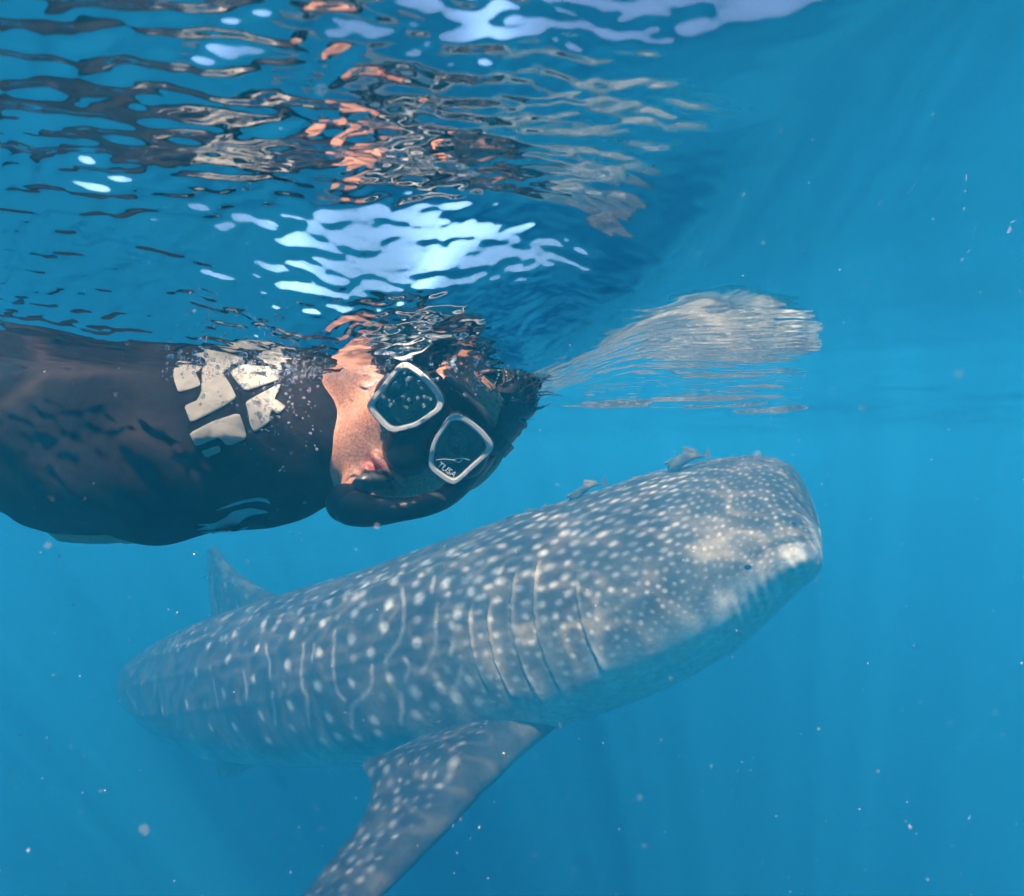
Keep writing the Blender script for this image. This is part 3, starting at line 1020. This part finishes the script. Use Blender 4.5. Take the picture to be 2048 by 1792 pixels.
for k in range(380):
    t_ = g.uniform(-1.9, 1.2); p_ = g.uniform(0.0, 1.35)
    dirn = np.array([math.sin(p_) * math.sin(t_), math.cos(p_), math.sin(p_) * math.cos(t_)])
    root = H(*(np.array([0, 0.036, -0.092]) + dirn * np.array([0.080, 0.096, 0.100])))
    nrm = ha * dirn[0] + hb * dirn[1] + hc * dirn[2]
    ln = g.uniform(0.008, 0.020)
    flow = hb * 0.6 - hc * 0.5 + ha * g.normal(0, 0.5) + np.array([0.25, 0, 0.25]) * g.uniform(0, 1)
    flow /= np.linalg.norm(flow)
    pts_ = [root, root + (nrm * 0.2 + flow * 0.55) * ln * 0.5, root + (nrm * 0.15 + flow * 1.3) * ln * 0.8 + g.normal(0, 0.002, 3), root + (nrm * 0.02 + flow * 2.0) * ln + g.normal(0, 0.003, 3)]
    tv, tf = tube(pts_, [0.0009, 0.0008, 0.0006, 0.0002], 4, False)
    o_ = len(SV); SV += tv; SF += [tuple(i + o_ for i in q) for q in tf]
st = link_mesh('hair_strands', SV, SF, m_hair, hair)
st['kind'] = 'stuff'

# ------------------------------------------------------------------ diving mask
mask = bpy.data.objects.new('diving_mask', None); mask.location = tuple(HO); C.objects.link(mask)
tag(mask, 'black two lens diving mask with pale lens rims worn by the swimmer', 'diving mask')


def mask_mesh(name, v, f, m, parent=None, smooth=True):
    return link_mesh(name, [Vector(p) - Vector(HO) for p in v], f, m, parent or mask, smooth)


def px2ab(px, py):
    d = P(px, py, 0.655) - P(872, 842, 0.655)
    return float(d @ ha), float(d @ hb)


LENS = [px2ab(*q) for q in ((906, 825), (930, 825), (962, 848), (985, 874), (991, 890), (983, 906), (948, 938), (918, 965), (902, 965), (880, 950), (865, 936), (861, 920), (865, 897), (871, 877), (888, 848))]


def smooth_loop(pts, m=6):
    p = np.asarray(pts); k = len(p); out = []
    for i in range(k):
        a, b_, c_, d_ = p[i - 1], p[i], p[(i + 1) % k], p[(i + 2) % k]
        for t in np.linspace(0, 1, m, endpoint=False):
            out.append(0.5 * (2 * b_ + (c_ - a) * t + (2 * a - 5 * b_ + 4 * c_ - d_) * t * t + (3 * b_ - a - 3 * c_ + d_) * t ** 3))
    return np.array(out)


FM = Field(np.arange(-0.21, 0.075, 0.0030), np.arange(0.60, 0.80, 0.0030), np.arange(-0.075, 0.13, 0.0030))
XYZ = np.stack(FM.g, -1) - HO
LA, LB, LC = XYZ @ ha, XYZ @ hb, XYZ @ hc
FM.ell(H(0, -0.004, -0.014), (0.068, 0.033, 0.040), HM, 0.01)
for s in (-1, 1):
    FM.ell(H(s * 0.036, -0.004, 0.006), (0.031, 0.034, 0.026), HM, 0.012)
    FM.ell(H(s * 0.040, -0.012, -0.014), (0.027, 0.025, 0.030), HM, 0.012)
FM.cap(H(0, -0.006, 0.018), H(0, -0.044, 0.012), 0.016, 0.019, 0.024)
FM.ell(H(0, -0.050, -0.006), (0.025, 0.017, 0.022), HM, 0.012)
GL_C = 0.034
FM.v = np.maximum(FM.v, LC - GL_C + 0.004 + 0.10 * np.abs(LA))
# hollow inside so the face shows through the glass
lens_c = np.mean(LENS, axis=0)
for s in (-1, 1):
    FM.ell(H(s * (abs(lens_c[0]) - 0.003), lens_c[1], 0.022), (0.025, 0.028, 0.034), HM, 0.004, sub=True)
v, f = FM.mesh()
skirt = mask_mesh('skirt', v, f, m_rubber)

m_lens = mat('dark_lens_glass')
n, l = nodes_of(m_lens)
n.remove(n['Principled BSDF'])
lw = n.new('ShaderNodeLayerWeight'); lw.inputs['Blend'].default_value = 0.25
trn = n.new('ShaderNodeBsdfTransparent'); trn.inputs['Color'].default_value = (0.66, 0.72, 0.68, 1)
gls = n.new('ShaderNodeBsdfGlossy'); gls.inputs['Roughness'].default_value = 0.06
gls.inputs['Color'].default_value = (0.75, 0.85, 0.80, 1)
mxs = n.new('ShaderNodeMixShader')
mth_ = n.new('ShaderNodeMath'); mth_.operation = 'MULTIPLY_ADD'; mth_.inputs[1].default_value = 0.5; mth_.inputs[2].default_value = 0.06
l.new(lw.outputs['Fresnel'], mth_.inputs[0])
l.new(mth_.outputs[0], mxs.inputs[0]); l.new(trn.outputs[0], mxs.inputs[1]); l.new(gls.outputs[0], mxs.inputs[2])
l.new(mxs.outputs[0], n['Material Output'].inputs['Surface'])

for s in (1, -1):
    # s = 1 is the swimmer's left lens, the other mirrors it; each glass leans outward a little
    def LP(a, b_, c_):
        return H(s * a, b_, GL_C + c_ - 0.10 * abs(a))
    outer = smooth_loop(LENS)
    cen2 = outer.mean(0)
    if s == -1:                          # the lens turned more to the viewer shows wider
        outer = cen2 + (outer - cen2) * np.array([1.10, 1.02])
    def ringpts(k, c_):
        return [LP(*(cen2 + (q - cen2) * k), c_) for q in outer]
    prof = [(1.00, -0.007), (1.00, 0.0015), (0.965, 0.0040), (0.865, 0.0040), (0.815, 0.0020), (0.81, -0.004)]
    V, Fc = [], []
    no = len(outer)
    for k, c_ in prof:
        V += ringpts(k, c_)
    for i in range(len(prof) - 1):
        for j in range(no):
            Fc.append((i * no + j, i * no + (j + 1) % no, (i + 1) * no + (j + 1) % no, (i + 1) * no + j))
    rim = mask_mesh('lens_rim', V, Fc, m_frame, smooth=False)
    V2, F2_ = [], []
    for k, c_ in ((1.03, -0.010), (1.03, -0.003), (1.015, 0.0005), (0.99, 0.0002)):
        V2 += ringpts(k, c_)
    for i in range(3):
        for j in range(no):
            F2_.append((i * no + j, i * no + (j + 1) % no, (i + 1) * no + (j + 1) % no, (i + 1) * no + j))
    mask_mesh('rim_edge', V2, F2_, m_rubber, rim)
    for o_ in (rim,):
        bm = bmesh.new(); bm.from_mesh(o_.data); bmesh.ops.recalc_face_normals(bm, faces=bm.faces); bm.to_mesh(o_.data); bm.free()
    gv = ringpts(0.825, 0.0005) + ringpts(0.825, -0.0025)
    gf = [tuple(range(no)), tuple(range(2 * no - 1, no - 1, -1))] + [(j, (j + 1) % no, no + (j + 1) % no, no + j) for j in range(no)]
    mask_mesh('lens', gv, gf, m_lens, smooth=False)
    if s == 1:
        def on_lens(px, py, c_=0.0012):
            a, b_ = px2ab(px, py)
            return H(a, b_, GL_C + c_ - 0.10 * abs(a))
        LENS_L = on_lens

# strap from the outer ends of the mask round the back of the head, and the bridge between the lenses
stp = []
for t_ in np.linspace(-0.02, 1.02, 40):
    an = -math.pi / 2 + 0.30 + (math.pi * 2 - 0.60) * t_
    stp.append((0.084 * math.cos(an + math.pi), 0.010 + 0.02 * math.sin(math.pi * t_), -0.088 - 0.106 * math.sin(an + math.pi)))
V, Fc = [], []
for i, q in enumerate(stp):
    an = -math.pi / 2 + 0.30 + (math.pi * 2 - 0.60) * np.linspace(-0.02, 1.02, 40)[i]
    nx_, nz_ = math.cos(an + math.pi), -math.sin(an + math.pi)
    for db, dn in ((-0.008, 0), (0.008, 0), (0.008, 0.002), (-0.008, 0.002)):
        V.append(H(q[0] + nx_ * dn, q[1] + db, q[2] + nz_ * dn))
for i in range(len(stp) - 1):
    for j in range(4):
        Fc.append((i * 4 + j, i * 4 + (j + 1) % 4, (i + 1) * 4 + (j + 1) % 4, (i + 1) * 4 + j))
mask_mesh('strap', V, Fc, m_rubber, smooth=False)
# clear plastic bar along the top of the mask
bar = [H(-0.022, 0.041, 0.020), H(0.0, 0.043, 0.026), H(0.022, 0.041, 0.024), H(0.046, 0.036, 0.016)]
tv, tf = tube(spline(bar, 5), [0.0045] * 16, 8)
mask_mesh('frame_bar', tv, tf, m_gum)


def lettering(name, body_, pos, ux, uy, size, m, parent, shear=0.0):
    cu = bpy.data.curves.new(name, 'FONT'); cu.body = body_; cu.size = size
    cu.extrude = 0.0002; cu.shear = shear; cu.align_x = 'CENTER'; cu.offset = size * 0.012
    to = bpy.data.objects.new(name, cu); C.objects.link(to)
    dg = bpy.context.evaluated_depsgraph_get()
    me = bpy.data.meshes.new_from_object(to.evaluated_get(dg)); me.name = name
    bpy.data.objects.remove(to)
    ux = Vector(ux).normalized(); uz = ux.cross(Vector(uy)).normalized(); uy = uz.cross(ux)
    for v_ in me.vertices:
        v_.co = Vector(pos) + ux * v_.co.x + uy * v_.co.y + uz * v_.co.z - Vector(HO)
    me.materials.clear(); me.materials.append(m)
    o = bpy.data.objects.new(name, me); C.objects.link(o); o.parent = parent
    return o


lettering('lettering', 'TUSA', LENS_L(894, 941), LENS_L(915, 956) - LENS_L(885, 934), LENS_L(905, 930) - LENS_L(897, 944), 0.0086, m_white, mask, 0.12)
hl = spline([LENS_L(a_, b_ - 7) for a_, b_ in ((876, 924), (892, 922), (912, 924), (921, 920), (928, 924), (922, 929), (912, 924), (921, 920), (934, 922), (944, 925))], 6)
tv, tf = tube([Vector(p_) for p_ in hl], [0.00035] * len(hl), 5)
mask_mesh('lens_squiggle', tv, tf, m_white)

# ------------------------------------------------------------------ snorkel
snk = bpy.data.objects.new('snorkel', None)
snk.location = tuple(P(700, 1005, 0.68)); C.objects.link(snk)
tag(snk, 'black curved snorkel held in the mouth below the mask', 'snorkel')
SK = np.array(snk.location)


def sk_mesh(name, v, f, m, parent=None):
    return link_mesh(name, [Vector(p) - Vector(SK) for p in v], f, m, parent or snk)


path = [P(685, 1008, 0.655), P(705, 1015, 0.650), P(745, 1022, 0.648), P(800, 1019, 0.648), P(850, 1010, 0.652), P(893, 992, 0.668), P(930, 960, 0.700),
        P(962, 920, 0.745), P(985, 880, 0.80), P(1000, 820, 0.86), P(1015, 760, 0.92), P(1030, 700, 0.98), P(1040, 640, 1.03)]
pr = [0.015, 0.0180, 0.0155, 0.0118, 0.0113, 0.0113, 0.0115, 0.013, 0.013, 0.013, 0.013, 0.013, 0.013]
sp_ = spline(np.column_stack([np.array(path), pr]), 6)
tv, tf = tube([Vector(p_[:3]) for p_ in sp_], list(sp_[:, 3]), 22)
sk_mesh('tube', tv, tf, m_rubber)

bm = bmesh.new(); bmesh.ops.create_uvsphere(bm, u_segments=24, v_segments=14, radius=0.0195, matrix=Matrix.Translation(Vector(P(692, 1006, 0.655))))
tv = [v_.co.copy() for v_ in bm.verts]; tf = [tuple(v_.index for v_ in q.verts) for q in bm.faces]; bm.free()
sk_mesh('purge_chamber', tv, tf, m_rubber)
mp = spline([P(706, 1004, 0.658), P(718, 985, 0.662), P(733, 965, 0.664), H(0.0, -0.080, 0.016), H(0.0, -0.079, 0.004)], 6)
tv, tf = tube([Vector(p_) for p_ in mp], list(np.linspace(0.0120, 0.0095, len(mp))), 18)
sk_mesh('mouthpiece', tv, tf, m_gum)


# ------------------------------------------------------------------ suckerfish riding on the shark
m_rem = simple('mottled_suckerfish_skin', (0.05, 0.045, 0.04), (0.20, 0.17, 0.13), 22, 0.5, 0.2, 0.003)
m_remfin = simple('pale_fin_membrane', (0.16, 0.14, 0.12), (0.34, 0.29, 0.24), 40, 0.5)


def suckerfish(label, nosep, tailp, rad_, bend=0.03):
    """Slim fish: body loft, tail fin, back fin, two side fins and the ribbed sucker disc."""
    nosep, tailp = np.asarray(nosep), np.asarray(tailp)
    ax = tailp - nosep; ln = np.linalg.norm(ax); ax = ax / ln
    up = np.array([0, -0.25, 1.0]); up -= ax * (up @ ax); up /= np.linalg.norm(up)
    sd = np.cross(ax, up)
    root = bpy.data.objects.new('suckerfish', None); root.location = tuple(nosep); C.objects.link(root)
    tag(root, label, 'fish', 'suckerfish on the shark')
    T = np.linspace(0, 1, 26); A = np.linspace(0, 2 * math.pi, 18, endpoint=False)
    shape = (np.sin(np.clip(T, 0, 1) ** 0.55 * math.pi) ** 0.7) * 0.92 + 0.10 * (1 - T)
    shape[0] = 0.12; shape[-1] = 0.12
    V = []
    spine_ = lambda t: nosep + ax * ln * t + up * (bend * math.sin(t * 3.0) + 0.35 * rad_) + sd * bend * 0.6 * math.sin(t * 5)
    for t, k in zip(T, shape):
        for a in A:
            V.append(spine_(t) + sd * math.cos(a) * rad_ * k * 0.85 + up * math.sin(a) * rad_ * k - nosep)
    fc = [tuple(q) for q in grid_faces(26, 18, True)] + [tuple(range(17, -1, -1)), tuple(range(25 * 18, 26 * 18))]
    link_mesh('body', V, fc, m_rem, root)

    def plate(name, pts_, th_, nrm):
        v_ = [np.asarray(p_) + nrm * th_ - nosep for p_ in pts_] + [np.asarray(p_) - nrm * th_ - nosep for p_ in pts_]
        k = len(pts_)
        link_mesh(name, v_, [tuple(range(k)), tuple(range(2 * k - 1, k - 1, -1))] + [(j, j + k, (j + 1) % k + k, (j + 1) % k) for j in range(k)], m_remfin, root, False)
    e = spine_(0.97)
    plate('tail_fin', [e, e + ax * 0.12 * ln + up * 0.13 * ln, e + ax * 0.21 * ln + up * 0.17 * ln, e + ax * 0.16 * ln + up * 0.05 * ln, e + ax * 0.15 * ln - up * 0.02 * ln, e + ax * 0.18 * ln - up * 0.10 * ln, e + ax * 0.09 * ln - up * 0.07 * ln], 0.0015, sd)
    plate('back_fin', [spine_(q) + up * (rad_ * 0.85 + hgt * rad_) for q, hgt in ((0.55, -0.2), (0.60, 0.9), (0.68, 0.75), (0.80, 0.35), (0.9, 0.05), (0.9, -0.5), (0.6, -0.4))], 0.0014, sd)
    for q in (-1, 1):
        e = spine_(0.28) + sd * q * rad_ * 0.7
        plate('side_fin', [e, e + sd * q * 0.10 * ln + ax * 0.06 * ln + up * 0.02 * ln, e + sd * q * 0.12 * ln + ax * 0.12 * ln + up * 0.02 * ln, e + sd * q * 0.05 * ln + ax * 0.12 * ln, e + ax * 0.07 * ln], 0.0012, up)
    link_mesh('sucker_disc', [spine_(0.14) + ax * 0.13 * ln * math.cos(a) + sd * rad_ * 0.75 * math.sin(a) + up * (rad_ * 0.80 + zz) - nosep for zz in (0, 0.008) for a in A], [tuple(range(18)), tuple(range(35, 17, -1))] + [(j, (j + 1) % 18, 18 + (j + 1) % 18, 18 + j) for j in range(18)], m_rem, root)


suckerfish('mottled suckerfish perched on top of the shark head', P(1338, 948, 2.62), P(1412, 922, 2.56), 0.026)
suckerfish('suckerfish with raised tail on the shark nape', P(1140, 1008, 2.82), P(1208, 976, 2.80), 0.019)
suckerfish('flat dark suckerfish hugging the back between the two larger ones', P(1262, 968, 2.74), P(1318, 957, 2.74), 0.014, 0.005)
suckerfish('dark suckerfish farthest back on the shark spine', P(1015, 1046, 2.96), P(1085, 1026, 2.94), 0.015, 0.008)

# ------------------------------------------------------------------ air bubbles and drifting specks
m_bub = mat('air_bubble')
n, l = nodes_of(m_bub)
n.remove(n['Principled BSDF'])
fr = n.new('ShaderNodeFresnel'); fr.inputs['IOR'].default_value = 0.75
tr = n.new('ShaderNodeBsdfTransparent'); tr.inputs['Color'].default_value = (0.95, 0.97, 1, 1)
gl = n.new('ShaderNodeBsdfGlossy'); gl.inputs['Roughness'].default_value = 0.03
mx = n.new('ShaderNodeMixShader')
l.new(fr.outputs[0], mx.inputs[0]); l.new(tr.outputs[0], mx.inputs[1]); l.new(gl.outputs[0], mx.inputs[2])
df_ = n.new('ShaderNodeBsdfDiffuse'); df_.inputs['Color'].default_value = (0.85, 0.87, 0.9, 1)
mx2 = n.new('ShaderNodeMixShader'); mx2.inputs[0].default_value = 0.15
l.new(mx.outputs[0], mx2.inputs[1]); l.new(df_.outputs[0], mx2.inputs[2])
l.new(mx2.outputs[0], n['Material Output'].inputs['Surface'])


def ico(sub):
    bm = bmesh.new(); bmesh.ops.create_icosphere(bm, subdivisions=sub, radius=1)
    v = np.array([q.co[:] for q in bm.verts]); f = np.array([[w.index for w in q.verts] for q in bm.faces]); bm.free()
    return v, f


def scatter(name, cs, rs, sub, m, label, squash=0.0):
    v0, f0 = ico(sub)
    g = np.random.default_rng(len(cs))
    V = np.concatenate([c + v0 * r * (1 + squash * g.normal(0, 1, 3)) for c, r in zip(cs, rs)])
    Fc = np.concatenate([f0 + k * len(v0) for k in range(len(cs))])
    o = link_mesh(name, V, Fc, m)
    tag(o, label, kind='stuff')
    return o


skin_bvh = BVHTree.FromPolygons([Vector(q.co) for q in person.data.vertices], [tuple(q.vertices) for q in person.data.polygons])
g = np.random.default_rng(12)
cs, rs = [], []
def front(px, py):
    """Distance along the ray where the swimmer's skin or suit starts."""
    d = Vector(P(px, py, 1.0)).normalized()
    best = 0.75
    for bv_ in (suit_bvh, skin_bvh):
        h_ = bv_.ray_cast(Vector((0, 0, 0)), d)
        if h_[0] is not None: best = min(best, h_[3])
    return np.array(d) * (best - g.uniform(0.004, 0.03)) if best < 0.75 else np.array(d) * g.uniform(0.64, 0.76)
for _ in range(300):        # froth along the waterline of chest, neck and mask
    px = g.uniform(330, 960); py = 722 + g.normal(0, 16)
    if 640 < px < 770: continue
    cs.append(front(px, py)); rs.append(abs(g.normal(0, 0.0009)) + 0.0006)
for _ in range(150):        # bubbles over chest and throat
    px = g.normal(560, 50); py = 735 + abs(g.normal(0, 90))
    if px > 645: continue
    cs.append(front(px, py)); rs.append(abs(g.normal(0, 0.0006)) + 0.0006)
for _ in range(45):         # stuck to the upper lens
    px = g.uniform(735, 880); py = g.uniform(745, 815)
    cs.append(P(px, py, 0.645)); rs.append(g.uniform(0.0006, 0.0022))
for _ in range(60):
    cs.append(front(g.uniform(900, 1040), g.uniform(725, 800))); rs.append(g.uniform(0.0005, 0.0016))
for _ in range(700):        # fine froth just under the surface where it meets the body
    px = g.normal(600, 150); yy = g.uniform(0.645, 0.735)
    if px < 320 or px > 960: continue
    xx = (px - 1024) / FPX * yy
    zz = float(water_height(np.array([xx]), np.array([yy]))[0]) - abs(g.normal(0, 0.004)) - 0.0008
    cs.append(np.array([xx, yy, zz])); rs.append(g.uniform(0.0003, 0.0009))
scatter('air_bubbles', cs, rs, 2, m_bub, 'tiny silvery air bubbles around mask and chest', 0.12)

m_spk = simple('drifting_specks', (0.62, 0.42, 0.32), (0.88, 0.80, 0.74), 200, 0.6)
cs, rs = [], []
for _ in range(1500):
    Yd = g.uniform(0.14, 1.0) ** 1.0 * 1.0
    if g.random() < 0.45: Yd = g.uniform(1.0, 2.6)
    p_ = P(g.uniform(-100, 2150), g.uniform(0, 1850), Yd)
    if p_[2] > 0.11: continue
    cs.append(p_); rs.append(Yd * g.uniform(0.00025, 0.00075) * (2.0 if g.random() < 0.08 else 1))
for _ in range(30):          # close to the lens, out of focus
    Yd = g.uniform(0.09, 0.28)
    p_ = P(g.uniform(0, 2048), g.uniform(100, 1792), Yd)
    if p_[2] > 0.09: continue
    cs.append(p_); rs.append(g.uniform(0.00018, 0.00042))
scatter('drifting_specks', cs, rs, 1, m_spk, 'pale plankton specks drifting in the water', 0.35)
